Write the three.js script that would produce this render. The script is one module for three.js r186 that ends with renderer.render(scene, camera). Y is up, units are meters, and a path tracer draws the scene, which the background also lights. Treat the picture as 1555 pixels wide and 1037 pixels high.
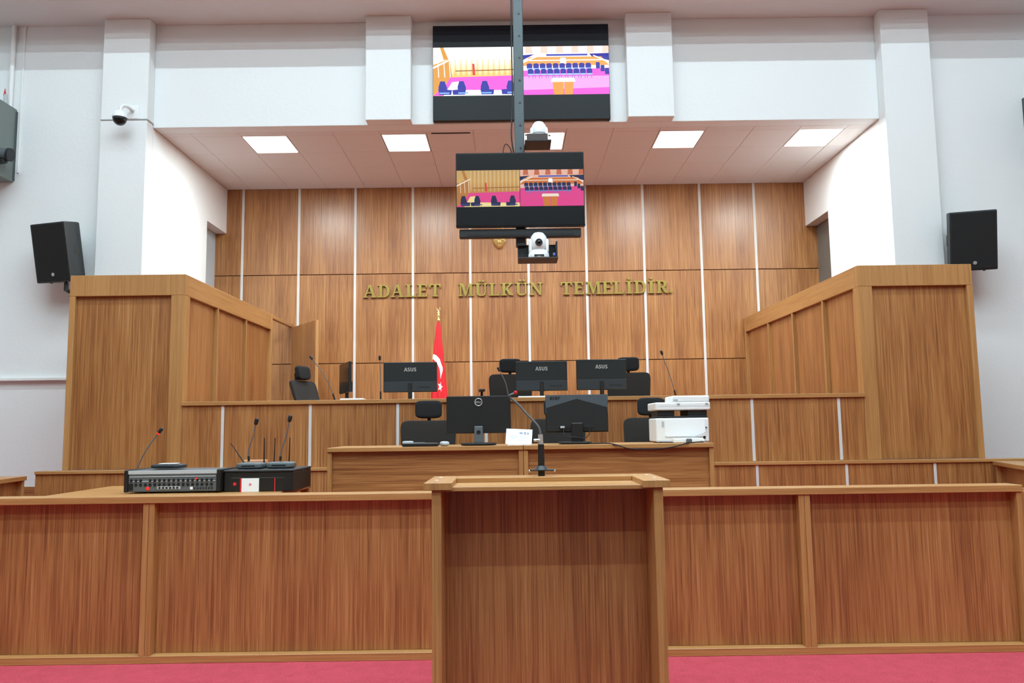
import * as THREE from 'three';
import { FontLoader } from 'three/addons/loaders/FontLoader.js';
import { TextGeometry } from 'three/addons/geometries/TextGeometry.js';
import { RoundedBoxGeometry } from 'three/addons/geometries/RoundedBoxGeometry.js';
import { RectAreaLightUniformsLib } from 'three/addons/lights/RectAreaLightUniformsLib.js';
import { mergeGeometries } from 'three/addons/utils/BufferGeometryUtils.js';

// ───────── camera, exposure, lights ─────────
const scene = new THREE.Scene();
scene.background = new THREE.Color(0x000000);
const camera = new THREE.PerspectiveCamera(45.72, 1555 / 1037, 0.05, 60);
const deg = Math.PI / 180;
camera.rotation.order = 'YXZ';
camera.rotation.set(6.018 * deg, -0.082 * deg, -0.759 * deg);
camera.position.set(0, 1.5, 0);
const renderer = new THREE.WebGLRenderer({ antialias: true });
renderer.toneMapping = THREE.LinearToneMapping;
renderer.toneMappingExposure = 1.0;
renderer.shadowMap.enabled = true;
renderer.shadowMap.type = THREE.PCFSoftShadowMap;
RectAreaLightUniformsLib.init();

const HALL_LIGHT = 112, NICHE_LIGHT = 62;          // luminance of the linear hall lamps and of the recess panels
const HALL_COLOR = new THREE.Color().setRGB(0.80, 1.015, 1.10), NICHE_COLOR = new THREE.Color().setRGB(0.90, 1.0, 1.0);
const HALL_CEILING = 9.87, HALL_ROWS = [-4.8, -1.9, 1.0, 4.4];
const PANEL_X = [-3.141, -1.346, 0.449, 2.244, 4.039];
function areaLight(x, y, z, w, d, intensity, color) {            // shines straight down
  const l = new THREE.RectAreaLight(color, intensity, w, d);
  l.position.set(x, y, z); l.rotation.x = -Math.PI / 2; scene.add(l);
}
for (const z of HALL_ROWS) areaLight(0, HALL_CEILING - 0.071, z, 11.6, 0.13, HALL_LIGHT, HALL_COLOR);
for (const x of PANEL_X) areaLight(x, 5.243, -10.4, 0.55, 0.6, NICHE_LIGHT, NICHE_COLOR);

// ───────── helpers ─────────
let seed = 20240;
const rnd = () => { seed = (seed * 1664525 + 1013904223) >>> 0; return seed / 4294967296; };
const taken = new Map();
function numbered(name) {
  const n = taken.get(name) || 0; taken.set(name, n + 1);
  return n ? `${name}_${String(n).padStart(3, '0')}` : name;
}
function thing(name, label, category, [x, y, z] = [0, 0, 0], turn = 0, group) {
  const o = new THREE.Group(); o.name = numbered(name); scene.add(o);
  o.position.set(x, y, z); o.rotation.y = turn; o.userData = { label, category };
  if (group) o.userData.group = group;
  return o;
}
function structure(name, label, [x, y, z] = [0, 0, 0]) {
  const o = new THREE.Group(); o.name = name; scene.add(o); o.position.set(x, y, z);
  o.userData = { kind: 'structure', label, category: 'structure' };
  return o;
}
function part(parent, name, geo, mat, pos = [0, 0, 0], rot) {
  const m = new THREE.Mesh(geo, mat); m.name = name;
  m.castShadow = m.receiveShadow = true;
  m.position.set(...pos); if (rot) m.rotation.set(...rot);
  parent.add(m); return m;
}
// box with chamfered edges and uv in metres, grain along one axis
function chamferBox(w, h, d, c = 0.003, grain = 'y') {
  c = Math.min(c, w * 0.3, h * 0.3, d * 0.3);
  const H = [w / 2, h / 2, d / 2], pos = [], uv = [], nor = [];
  const g = { x: 0, y: 1, z: 2 }[grain], ou = rnd() * 7, ov = rnd() * 7;
  const vert = (s, axis) => [0, 1, 2].map((k) => s[k] * (k === axis ? H[k] : H[k] - c));
  function tri(a, b, e, axis) {
    const u = b.map((q, k) => q - a[k]), v = e.map((q, k) => q - a[k]);
    let n = [u[1] * v[2] - u[2] * v[1], u[2] * v[0] - u[0] * v[2], u[0] * v[1] - u[1] * v[0]];
    const cen = [0, 1, 2].map((k) => a[k] + b[k] + e[k]);
    if (n[0] * cen[0] + n[1] * cen[1] + n[2] * cen[2] < 0) { [b, e] = [e, b]; n = n.map((q) => -q); }
    const L = Math.hypot(...n) || 1; n = n.map((q) => q / L);
    const others = [0, 1, 2].filter((k) => k !== axis);
    const va = others.includes(g) ? g : others[1], ua = others.find((k) => k !== va);
    for (const p of [a, b, e]) { pos.push(...p); nor.push(...n); uv.push(p[ua] + ou + axis * 0.37, p[va] + ov); }
  }
  for (let ax = 0; ax < 3; ax++) {
    const [p, q] = [0, 1, 2].filter((k) => k !== ax);
    for (const s of [-1, 1]) {
      const S = (i, j) => { const r = [0, 0, 0]; r[ax] = s; r[p] = i; r[q] = j; return vert(r, ax); };
      tri(S(-1, -1), S(1, -1), S(1, 1), ax); tri(S(-1, -1), S(1, 1), S(-1, 1), ax);
    }
    for (const i of [-1, 1]) for (const j of [-1, 1]) {     // edge running along ax
      const R = (t) => { const r = [0, 0, 0]; r[ax] = t; r[p] = i; r[q] = j; return r; };
      const a0 = vert(R(-1), p), a1 = vert(R(1), p), b0 = vert(R(-1), q), b1 = vert(R(1), q);
      tri(a0, a1, b1, p); tri(a0, b1, b0, p);
    }
  }
  for (const i of [-1, 1]) for (const j of [-1, 1]) for (const k of [-1, 1]) tri(vert([i, j, k], 0), vert([i, j, k], 1), vert([i, j, k], 2), 0);
  const geo = new THREE.BufferGeometry();
  geo.setAttribute('position', new THREE.Float32BufferAttribute(pos, 3));
  geo.setAttribute('normal', new THREE.Float32BufferAttribute(nor, 3));
  geo.setAttribute('uv', new THREE.Float32BufferAttribute(uv, 2));
  return geo;
}
// a box part given by its bounds in the parent's space
function block(parent, name, mat, x0, x1, y0, y1, z0, z1, { c = 0.003, grain = 'y', rot } = {}) {
  const w = Math.abs(x1 - x0), h = Math.abs(y1 - y0), d = Math.abs(z1 - z0);
  return part(parent, name, chamferBox(w, h, d, c, grain), mat, [(x0 + x1) / 2, (y0 + y1) / 2, (z0 + z1) / 2], rot);
}
function tube(points, r, seg = 24, rad = 8) {
  return new THREE.TubeGeometry(new THREE.CatmullRomCurve3(points.map((p) => new THREE.Vector3(...p))), seg, r, rad, false);
}
function pillow(w, h, t, e = 0.3, bend = 0, nu = 28, nv = 20) {       // soft rounded cushion, bent about the vertical
  const g = new THREE.SphereGeometry(1, nu, nv), p = g.attributes.position;
  const pw = (v, k) => Math.sign(v) * Math.abs(v) ** k;
  for (let i = 0; i < p.count; i++) {
    const x = p.getX(i), y = p.getY(i), z = p.getZ(i), r = Math.hypot(x, z) || 1e-6;
    const rr = pw(r, e), X = pw(x / r, e) * rr * w / 2, Z = pw(z / r, e) * rr * t / 2;
    p.setXYZ(i, X, pw(y, e) * h / 2, Z + bend * X * X);
  }
  g.computeVertexNormals(); return g;
}
const cyl = (r0, r1, h, n = 20) => new THREE.CylinderGeometry(r0, r1, h, n);
const lathe = (pts, n = 32) => new THREE.LatheGeometry(pts.map(([r, y]) => new THREE.Vector2(r, y)), n);

// ───────── procedural textures ─────────
function lattice(nx, ny, s) {            // periodic value noise
  let q = s >>> 0; const a = new Float32Array(nx * ny);
  for (let i = 0; i < a.length; i++) { q = (q * 1664525 + 1013904223) >>> 0; a[i] = q / 4294967296; }
  const f = (t) => t * t * (3 - 2 * t);
  return (u, v) => {
    const x = u * nx, y = v * ny, i = Math.floor(x), j = Math.floor(y), fx = f(x - i), fy = f(y - j);
    const at = (m, n) => a[((n % ny) + ny) % ny * nx + ((m % nx) + nx) % nx];
    return (at(i, j) * (1 - fx) + at(i + 1, j) * fx) * (1 - fy) + (at(i, j + 1) * (1 - fx) + at(i + 1, j + 1) * fx) * fy;
  };
}
function dataTexture(n, m, fn, srgb, repeat) {
  const d = new Uint8Array(n * m * 4);
  for (let y = 0; y < m; y++) for (let x = 0; x < n; x++) {
    const c = fn(x / n, y / m), k = (y * n + x) * 4;
    for (let i = 0; i < 3; i++) d[k + i] = Math.max(0, Math.min(255, Math.round(c[i])));
    d[k + 3] = 255;
  }
  const t = new THREE.DataTexture(d, n, m);
  t.wrapS = t.wrapT = THREE.RepeatWrapping; t.magFilter = THREE.LinearFilter; t.minFilter = THREE.LinearMipmapLinearFilter; t.generateMipmaps = true;
  if (srgb) t.colorSpace = THREE.SRGBColorSpace;
  if (repeat) t.repeat.set(...repeat);
  t.needsUpdate = true; return t;
}
function woodTexture(s, dark, mid, light, contrast) {
  const wide = lattice(12, 2, s + 1), band = lattice(64, 3, s + 2), line = lattice(240, 5, s + 3), fine = lattice(600, 14, s + 4), fleck = lattice(900, 60, s + 5);
  return dataTexture(1024, 1024, (u, v) => {
    let t = 0.5 + contrast * ((wide(u, v) - 0.5) * 0.45 + (band(u, v) - 0.5) * 0.4 + (line(u, v) - 0.5) * 0.65 + (fine(u, v) - 0.5) * 0.7);
    const k = fleck(u, v); if (k > 0.86) t -= (k - 0.86) * 1.6 * contrast;
    t = Math.max(0, Math.min(1, t));
    const a = t < 0.5 ? dark : mid, b = t < 0.5 ? mid : light, w = t < 0.5 ? t * 2 : t * 2 - 1;
    return a.map((q, i) => q + (b[i] - q) * w);
  }, true, [1 / 1.5, 1 / 2.2]);
}
const panelWood = woodTexture(11, [124, 74, 41], [163, 109, 61], [187, 136, 84], 0.78);
const trimWood = woodTexture(77, [154, 106, 60], [178, 129, 76], [194, 148, 95], 0.6);
const carpetTexture = (base) => { const a = lattice(256, 256, 5), b = lattice(20, 20, 6), c = lattice(512, 512, 8);
  return dataTexture(512, 512, (u, v) => { const t = (a(u, v) - 0.5) * 22 + (c(u, v) - 0.5) * 26 + (b(u, v) - 0.5) * 10; return [base[0] + t, base[1] + t * 0.6, base[2] + t * 0.6]; }, true, [1 / 1.2, 1 / 1.2]); };
const carpetNoise = carpetTexture([182, 64, 79]), daisNoise = carpetTexture([158, 88, 94]);  // unseen dais carpet kept duller to weaken red bounce onto the recess ceiling
const plasterBump = (() => { const a = lattice(60, 60, 31), b = lattice(240, 240, 32); return dataTexture(512, 512, (u, v) => { const t = 128 + (a(u, v) - 0.5) * 120 + (b(u, v) - 0.5) * 90; return [t, t, t]; }, false, [1 / 1.5, 1 / 1.5]); })();

const std = (color, roughness = 0.6, o = {}) => new THREE.MeshStandardMaterial({ color, roughness, ...o });
const M = {
  wood: new THREE.MeshPhysicalMaterial({ map: panelWood, roughness: 0.38, clearcoat: 0.4, clearcoatRoughness: 0.3 }),
  trim: std(0xffffff, 0.42, { map: trimWood }),
  carpet: std(0xffffff, 1, { map: carpetNoise, bumpMap: carpetNoise, bumpScale: 0.003 }),
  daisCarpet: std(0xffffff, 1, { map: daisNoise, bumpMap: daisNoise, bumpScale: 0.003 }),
  wall: std(0xe9ebeb, 0.85, { bumpMap: plasterBump, bumpScale: 0.0012 }),
  ceiling: std(0xe4e0de, 0.9),
  whiteTrim: std(0xeeeeec, 0.6),
  strip: std(0xd4d2cf, 0.45),
  black: std(0x141516, 0.5), blackGloss: std(0x0c0e12, 0.18), charcoal: std(0x1f2326, 0.5), grille: std(0x101213, 0.8),
  fabric: std(0x121417, 0.9), mesh: std(0x2a2623, 0.95), greyPlastic: std(0x5b6266, 0.5), slate: std(0x2c343a, 0.45),
  paleGrey: std(0xb9bec2, 0.5), white: std(0xeceeee, 0.45), silver: std(0xc9ccce, 0.35, { metalness: 0.6 }), chrome: std(0xd6d8da, 0.2, { metalness: 1 }),
  gold: std(0xe6cd86, 0.3, { metalness: 0.7 }), letterGold: std(0xc0aa5e, 0.3, { metalness: 0.9 }), cabinet: std(0x79837f, 0.55), darkCabinet: std(0x4a5152, 0.55),
  red: std(0xd8262b, 0.7), paper: std(0xf4f6f8, 0.8), poleGrey: std(0x4a5357, 0.45, { metalness: 0.3 }),
  brownPlate: std(0x3b2b26, 0.5), peach: std(0xd9a17a, 0.8), doorPale: std(0xb8c2c8, 0.5), doorGrey: std(0x6f6b66, 0.5), cable: std(0x17181a, 0.6),
  panelLamp: std(0xffffff, 0.4, { emissive: 0xffffff, emissiveIntensity: 1.4 }),
  redLamp: std(0xff2a20, 0.4, { emissive: 0xff2a20, emissiveIntensity: 0.7 }),
};

// ───────── room shell ─────────
const NX0 = -4.42, NX1 = 4.63, NTOP = 5.26, BACK = -12.4, FRONT = -9.75, COL = -9.58, SOFFIT = 6.6;
{
  const f = structure('floor', 'deep pink carpet floor of the courtroom');
  block(f, 'carpet', M.carpet, -7.2, 7.4, -0.2, 0, -2.7, -9.75, { c: 0 });
  const fs = structure('floor_added_dark', 'unseen dark floor added behind the lectern to cut pink bounce light');
  block(fs, 'carpet', std(0x2c3040, 1), -7.2, 7.4, -0.2, 0, 12, -2.7, { c: 0 });  // unseen dark floor, added so less pink light bounces off the carpet
  const p = structure('floor_platform', 'carpeted platform behind the wooden barrier');
  block(p, 'carpet', M.carpet, -3.55, 3.55, 0, 0.45, -5.62, -8.16, { c: 0.01 });
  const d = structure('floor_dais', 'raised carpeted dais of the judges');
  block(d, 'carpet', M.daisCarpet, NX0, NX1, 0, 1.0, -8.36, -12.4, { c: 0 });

  const c = structure('ceiling', 'high hall ceiling with rows of linear lamps');
  block(c, 'ceiling_slab', M.ceiling, -7.4, 7.6, HALL_CEILING, HALL_CEILING + 0.2, 12.2, -9.0, { c: 0 });
  const s = structure('ceiling_soffit', 'lowered ceiling band along the front wall');
  block(s, 'soffit_slab', M.ceiling, -7.2, 7.4, SOFFIT, HALL_CEILING + 0.2, -9.0, -9.95, { c: 0 });

  // unseen hall walls: wood lining below added to soak up bounce, white above
  for (const [name, x0, x1, xi] of [['wall_left', -7.4, -7.2, -7.16], ['wall_right', 7.4, 7.6, 7.36]]) {
    const w = structure(name, 'unseen side wall of the hall with wood panelling added to cut bounce light');
    block(w, 'wall_section', M.wall, x0, x1, 0, HALL_CEILING, 12, FRONT, { c: 0 });
    for (let k = 0; k < 12; k++) block(w, 'panel', M.wood, xi, name === 'wall_left' ? x1 : x0, 0, 5.6, 12 - k * 1.7, 12 - (k + 1) * 1.7 + 0.01, { c: 0.002 });
  }
  const we = structure('wall_rear', 'unseen end wall of the hall with wood panelling added to cut bounce light');
  block(we, 'wall_section', M.wall, -7.4, 7.6, 0, HALL_CEILING, 12, 12.2, { c: 0 });
  for (let k = 0; k < 8; k++) for (let q = 0; q < 2; q++) block(we, 'panel', M.wood, -7.15 + k * 1.81, -7.15 + (k + 1) * 1.81 - 0.01, q * 4.4, q * 4.4 + 4.39, 11.96, 12, { c: 0.002 });

  const wf = structure('wall_front', 'white front wall with columns and beam around the wood lined recess');
  block(wf, 'wall_section', M.wall, -7.4, NX0, 0, SOFFIT, FRONT, -9.95, { c: 0 });
  block(wf, 'wall_section', M.wall, NX1, 7.6, 0, SOFFIT, FRONT, -9.95, { c: 0 });
  block(wf, 'beam', M.wall, NX0, NX1, NTOP, SOFFIT, FRONT, -9.95, { c: 0.004 });
  block(wf, 'column', M.wall, -4.99, NX0, 0, SOFFIT, COL, FRONT, { c: 0.006 });
  block(wf, 'column', M.wall, NX1, 5.23, 0, SOFFIT, COL, FRONT, { c: 0.006 });
  block(wf, 'pilaster', M.wall, -1.748, -1.19, NTOP, SOFFIT, COL, FRONT, { c: 0.006 });
  block(wf, 'pilaster', M.wall, 1.476, 2.045, NTOP, SOFFIT, COL, FRONT, { c: 0.006 });

  // side walls of the recess, each with a shallow doorway next to the back wall
  for (const [name, x, s2, z0, door, dm] of [['wall_recess_left', NX0, -1, -11.6, 'door_1', M.doorPale], ['wall_recess_right', NX1, 1, -11.5, 'door_2', M.doorGrey]]) {
    const w = structure(name, 'white side wall of the recess with a doorway');
    block(w, 'wall_section', M.wall, x, x + s2 * 0.17, 0, NTOP, -9.95, z0, { c: 0 });
    block(w, 'lintel', M.wall, x, x + s2 * 0.17, 4.56, NTOP, z0, BACK, { c: 0 });
    const dr = structure(door, s2 < 0 ? 'pale closed door in the doorway by the open booth' : 'grey closed door in the doorway of the recess');
    block(dr, 'door_leaf', dm, x + s2 * 0.17, x + s2 * 0.24, 1.0, 4.56, z0 + 0.1, BACK - 0.1, { c: 0.002 });
    block(dr, 'handle', M.silver, x + s2 * 0.15, x + s2 * 0.17, 2.0, 2.04, z0 - 0.1, z0 - 0.24, { c: 0.004 });
  }
  // plain wood back wall: panels, white strips and dark joints between the rows
  const wb = structure('wall_back', 'wood panelled back wall with white vertical strips');
  block(wb, 'backing', std(0x241a14, 0.9), -4.66, 4.87, 0, NTOP + 0.2, BACK - 0.03, BACK - 0.2, { c: 0 });
  const xs = [-4.66, -4.162, -3.284, -2.406, -1.507, -0.615, 0.290, 1.192, 2.092, 2.985, 3.838, 4.87], ys = [1.0, 2.502, 3.889, 5.26];
  for (let i = 0; i < xs.length - 1; i++) for (let j = 0; j < 3; j++)
    block(wb, 'panel', M.wood, xs[i], xs[i + 1], ys[j] + (j ? 0.006 : 0), ys[j + 1] - (j < 2 ? 0.006 : 0), BACK, BACK - 0.03, { c: 0.002 });
  for (let i = 1; i < xs.length - 1; i++) block(wb, 'strip', M.strip, xs[i] - 0.019, xs[i] + 0.019, 1.0, NTOP, BACK + 0.006, BACK, { c: 0.002 });

  // recess ceiling: separate tiles hung below a slab, the lamps take the place of single tiles
  const cr = structure('ceiling_recess', 'tiled ceiling of the recess');
  block(cr, 'ceiling_slab', M.ceiling, NX0, NX1, NTOP + 0.03, NTOP + 0.2, -9.95, BACK, { c: 0 });
  const gx = [NX0]; for (let k = -1; k < 14; k++) { const x = -3.44 + 0.5983 * k; if (x < NX1 - 0.05) gx.push(x); } gx.push(NX1);
  const gz = [-9.95, -10.075, -10.725, -11.375, -12.025, BACK];
  for (let i = 0; i < gx.length - 1; i++) for (let j = 0; j < gz.length - 1; j++) {
    const mid = (gx[i] + gx[i + 1]) / 2;
    if (j === 1 && PANEL_X.some((p) => Math.abs(p - mid) < 0.1)) continue;
    block(cr, 'tile', M.ceiling, gx[i] + 0.002, gx[i + 1] - 0.002, NTOP, NTOP + 0.025, gz[j] - 0.002, gz[j + 1] + 0.002, { c: 0.002 });
  }
  const tr = structure('trim_1', 'white ledge along the lower front wall beside the panelled booth');
  block(tr, 'ledge', M.whiteTrim, -7.2, -4.99, 2.125, 2.165, FRONT + 0.07, FRONT, { c: 0.006 });
  const tr2 = structure('trim_2', 'wooden skirting low on the front wall');
  block(tr2, 'board', M.wood, -7.2, -4.99, 0, 0.87, FRONT + 0.03, FRONT, { c: 0.003, grain: 'x' });
}

// ───────── lamps ─────────
PANEL_X.forEach((x, i) => {
  const t = thing('ceiling_panel_light', ['square ceiling panel light beside the recess wall with the pale door', 'square ceiling panel light above the red flag', 'square ceiling panel light behind the hanging camera', 'square ceiling panel light above the last word of the gold lettering', 'square ceiling panel light beside the recess wall with the grey door'][i], 'ceiling light', [x, NTOP, -10.4], 0, 'panel lights in the recess ceiling');
  block(t, 'frame', M.whiteTrim, -0.29, 0.29, 0.0, 0.02, -0.315, 0.315, { c: 0.003 });
  block(t, 'diffuser', M.panelLamp, -0.275, 0.275, -0.008, 0.0, -0.3, 0.3, { c: 0.002 });
});
HALL_ROWS.forEach((z, i) => {
  const t = thing('linear_ceiling_light', `long linear lamp on the high hall ceiling ${['above the wooden barrier', 'above the open back of the lectern', 'above the edge of the added dark floor', 'above the middle of the added dark floor'][i]}`, 'ceiling light', [0, HALL_CEILING, z], 0, 'linear lamps on the hall ceiling');
  block(t, 'housing', M.whiteTrim, -5.85, 5.85, -0.055, 0, -0.08, 0.08, { c: 0.004 });
  block(t, 'diffuser', M.panelLamp, -5.8, 5.8, -0.065, -0.055, -0.065, 0.065, { c: 0.002 });
});
{
  const t = thing('slot_diffuser', 'thin dark air slot in the recess ceiling near the pilaster', 'vent', [-0.735, NTOP, -10.05]);
  block(t, 'slot', M.charcoal, -0.25, 0.25, -0.01, 0, -0.012, 0.012, { c: 0.002 });
}

// ───────── judges' bench and lower tier ─────────
{
  const t = thing('judges_bench', 'long raised wooden bench with white strips between the two panelled booths', 'bench', [0, 0, -8.28]);
  const xs = [-3.36, -2.943, -2.052, -1.161, -0.262, 0.635, 1.532, 2.449, 3.334, 3.6];
  for (let i = 0; i < xs.length - 1; i++) block(t, 'panel', M.wood, xs[i] + 0.001, xs[i + 1] - 0.001, 1.0, 1.757, 0, -0.03, { c: 0.002 });
  for (let i = 1; i < xs.length - 1; i++) block(t, 'strip', M.strip, xs[i] - 0.015, xs[i] + 0.015, 1.125, 1.757, 0.005, 0, { c: 0.0015 });
  block(t, 'cap', M.trim, -3.36, 3.6, 1.757, 1.797, 0.025, -0.1, { c: 0.003, grain: 'x' });
  block(t, 'desk_top', M.trim, -3.34, 3.58, 1.757, 1.79, -0.1, -0.82, { c: 0.003, grain: 'x' });
  for (const x of [-3.3, -1.6, 0.1, 1.8, 3.54]) block(t, 'support', M.wood, x - 0.015, x + 0.015, 1.0, 1.757, -0.08, -0.75, { c: 0.002 });

  const r = thing('lower_tier', 'low wooden tier with thin ledge in front of the raised bench', 'panelling', [0, 0, -8.17]);
  const rx = [-4.76, -3.835, -2.943, -2.052, -1.161, -0.262, 0.635, 1.532, 2.44, 3.333, 4.215, 5.1, 6.4];
  for (let i = 0; i < rx.length - 1; i++) block(r, 'panel', M.wood, rx[i] + 0.001, rx[i + 1] - 0.001, 0, 1.09, 0, -0.025, { c: 0.002 });
  for (let i = 1; i < rx.length - 1; i++) block(r, 'strip', M.strip, rx[i] - 0.014, rx[i] + 0.014, 0.46, 1.09, 0.005, 0, { c: 0.0015 });
  block(r, 'ledge', M.trim, -4.76, 6.4, 1.09, 1.12, 0.02, -0.11, { c: 0.003, grain: 'x' });
}

// ───────── panelled booths left and right of the bench ─────────
function booth(s, label, xin, xout, zEnd, posts) {
  const t = thing('panelled_booth', label, 'booth', [0, 0, -8.28]);
  const lo = 1.121, a = Math.min(xin, xout), b = Math.max(xin, xout);
  block(t, 'cap_board', M.trim, a, b, 2.9, 3.12, 0.0, -0.06, { c: 0.004 });
  block(t, 'corner_post', M.trim, xin, xin - s * -0.145, lo, 2.9, 0, -0.13, { c: 0.003 });
  block(t, 'corner_post', M.trim, xout, xout + s * -0.06, lo, 2.9, 0, -0.06, { c: 0.003 });
  block(t, 'front_panel', M.wood, xin - s * -0.145, xout + s * -0.06, lo, 2.9, -0.045, -0.07, { c: 0.002 });
  // long side towards the bench
  block(t, 'cap_board', M.trim, xin, xin + s * 0.06, 2.9, 3.12, -0.06, zEnd + 8.28, { c: 0.004, grain: 'z' });
  let z = -0.13;
  for (const pz of posts) {
    block(t, 'side_panel', M.wood, xin + s * 0.045, xin + s * 0.07, 1.0, 2.9, z, pz + 8.28 + 0.018, { c: 0.002 });
    block(t, 'fin', M.trim, xin + s * 0.002, xin + s * 0.07, 1.0, 2.9, pz + 8.28 + 0.018, pz + 8.28 - 0.018, { c: 0.002 });
    z = pz + 8.28 - 0.018;
  }
  block(t, 'side_panel', M.wood, xin + s * 0.045, xin + s * 0.07, 1.0, 2.9, z, zEnd + 8.28 + 0.06, { c: 0.002 });
  block(t, 'end_post', M.trim, xin - s * 0.003, xin + s * 0.07, 1.0, 3.12, zEnd + 8.28 + 0.06, zEnd + 8.28, { c: 0.003 });
  // outer side
  block(t, 'outer_panel', M.wood, xout, xout + s * -0.025, lo, 3.12, -0.06, -1.3, { c: 0.002 });
  return t;
}
{
  const l = booth(-1, 'tall wood panelled booth with an open door at its end', -3.36, -4.556, -11.34, [-9.24, -10.24]);
  block(l, 'door_header', M.trim, -3.36, -3.42, 3.07, 3.12, -3.06, -4.11, { c: 0.003, grain: 'z' });
  // the open door leaf, hinged near the back wall
  const dx = -2.78 + 3.36, dz = -11.5 + 12.36, len = Math.hypot(dx, dz);
  const leaf = part(l, 'door_leaf', chamferBox(len, 2.06, 0.04, 0.002), M.wood, [(-2.78 - 3.36) / 2 + 0.01, 1.0 + 1.03, (-11.5 - 12.36) / 2 + 8.28], [0, -Math.atan2(dz, dx), 0]);
  part(leaf, 'edge_band', chamferBox(0.012, 2.06, 0.046, 0.002), M.trim, [len / 2 + 0.004, 0, 0]);
  part(leaf, 'handle', chamferBox(0.12, 0.02, 0.03, 0.004), M.silver, [len / 2 - 0.1, 0, 0.036]);
  booth(1, 'tall wood panelled booth with an unbroken side reaching the back wall', 3.6, 4.79, BACK + 0.01, [-9.27, -10.28, -11.27]);
}

// ───────── barrier ─────────
{
  const t = thing('wooden_barrier', 'long wooden barrier with recessed panels behind the lectern', 'barrier', [0, 0, -5.45]);
  const posts = [-4.5, -2.412, -0.26, 1.932], L = -5.6, R = 3.38;
  block(t, 'cap_rail', M.trim, L, R, 1.028, 1.073, 0.01, -0.17, { c: 0.003, grain: 'x' });
  block(t, 'base_board', M.trim, L, R, 0, 0.05, 0, -0.12, { c: 0.003, grain: 'x' });
  let x = L + 0.06;
  block(t, 'post', M.trim, L, L + 0.06, 0.05, 1.028, 0, -0.12);
  for (const p of posts) {
    block(t, 'panel', M.wood, x, p - 0.038, 0.05, 1.028, -0.07, -0.095, { c: 0.002 });
    block(t, 'post', M.trim, p - 0.038, p - 0.001, 0.05, 1.028, 0, -0.12, { c: 0.002 });
    block(t, 'post', M.trim, p + 0.001, p + 0.038, 0.05, 1.028, 0, -0.12, { c: 0.002 });
    x = p + 0.038;
  }
  block(t, 'panel', M.wood, x, R - 0.04, 0.05, 1.028, -0.07, -0.095, { c: 0.002 });
  block(t, 'post', M.trim, R - 0.04, R - 0.004, 0.05, 1.028, 0, -0.12);
  const g = thing('barrier_gate', 'wooden swing gate past the end of the barrier', 'gate', [3.40, 0, -5.5]);
  block(g, 'gate_panel', M.trim, 0, 0.9, 0.05, 1.03, 0, -0.04, { c: 0.003 });
  block(g, 'hinge_post', M.trim, -0.005, 0.06, 0, 1.045, -0.04, -0.1, { c: 0.003 });
}

// ───────── lectern ─────────
{
  const t = thing('lectern', 'open-backed wooden lectern with raised rim and clamped microphone', 'lectern', [0.158, 0, -3.76]);
  const h = 1.216;
  block(t, 'side_panel', M.trim, -0.53, -0.487, 0, h, 0, -0.46, { c: 0.003 });
  block(t, 'side_panel', M.trim, 0.487, 0.53, 0, h, 0, -0.46, { c: 0.003 });
  block(t, 'inner_panel', M.wood, -0.487, 0.487, 0, 1.207, -0.24, -0.265, { c: 0.002 });
  block(t, 'front_panel', M.wood, -0.487, 0.487, 0, 1.207, -0.43, -0.455, { c: 0.002 });
  block(t, 'top_board', M.trim, -0.487, 0.487, 1.207, 1.227, -0.03, -0.46, { c: 0.002, grain: 'x' });
  const rimL = block(t, 'arm_block', M.trim, -0.565, -0.437, h, 1.25, 0.015, -0.50, { c: 0.002, grain: 'z' });
  const rimR = block(t, 'arm_block', M.trim, 0.437, 0.562, h, 1.25, 0.015, -0.50, { c: 0.002, grain: 'z' });
  block(t, 'back_rim', M.trim, -0.437, 0.437, 1.227, 1.25, -0.33, -0.50, { c: 0.002, grain: 'x' });
  for (const r of [rimL, rimR]) for (const z of [0.10, -0.13]) part(r, 'screw_cap', cyl(0.009, 0.009, 0.003, 14), M.white, [r === rimL ? -0.018 : 0.018, 0.0185, z]);
}
{ // gooseneck microphone clamped to the lectern rim
  const t = thing('clamp_microphone', 'gooseneck microphone with red tip clamped to the lectern rim', 'microphone', [0.145, 1.25, -4.17]);
  part(t, 'post', cyl(0.016, 0.018, 0.16, 18), M.black, [0.002, 0.08, 0]);
  const bar = part(t, 'clamp_bar', chamferBox(0.125, 0.008, 0.03, 0.003), M.slate, [0.005, 0.03, 0.012]);
  for (const s of [-1, 1]) part(bar, 'screw_tip', new THREE.SphereGeometry(0.007, 12, 8), M.chrome, [s * 0.062, -0.004, 0.004]);
  part(bar, 'clamp_collar', cyl(0.022, 0.035, 0.02, 18), M.slate, [-0.003, 0.012, -0.01]);
  part(t, 'collar', cyl(0.012, 0.014, 0.05, 16), M.silver, [0.0, 0.185, 0]);
  part(t, 'knob', cyl(0.008, 0.008, 0.03, 12), M.chrome, [-0.02, 0.18, 0.01], [0, 0, Math.PI / 2]);
  part(t, 'gooseneck', tube([[0.002, 0.2, 0], [-0.008, 0.245, 0], [-0.065, 0.31, 0], [-0.115, 0.367, 0], [-0.158, 0.408, 0], [-0.15, 0.413, 0.006], [-0.132, 0.42, 0.008]], 0.0055, 40), M.greyPlastic);
  part(t, 'microphone_tip', pillow(0.018, 0.018, 0.018, 0.8), M.red, [-0.124, 0.425, 0.008]);
}

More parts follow.
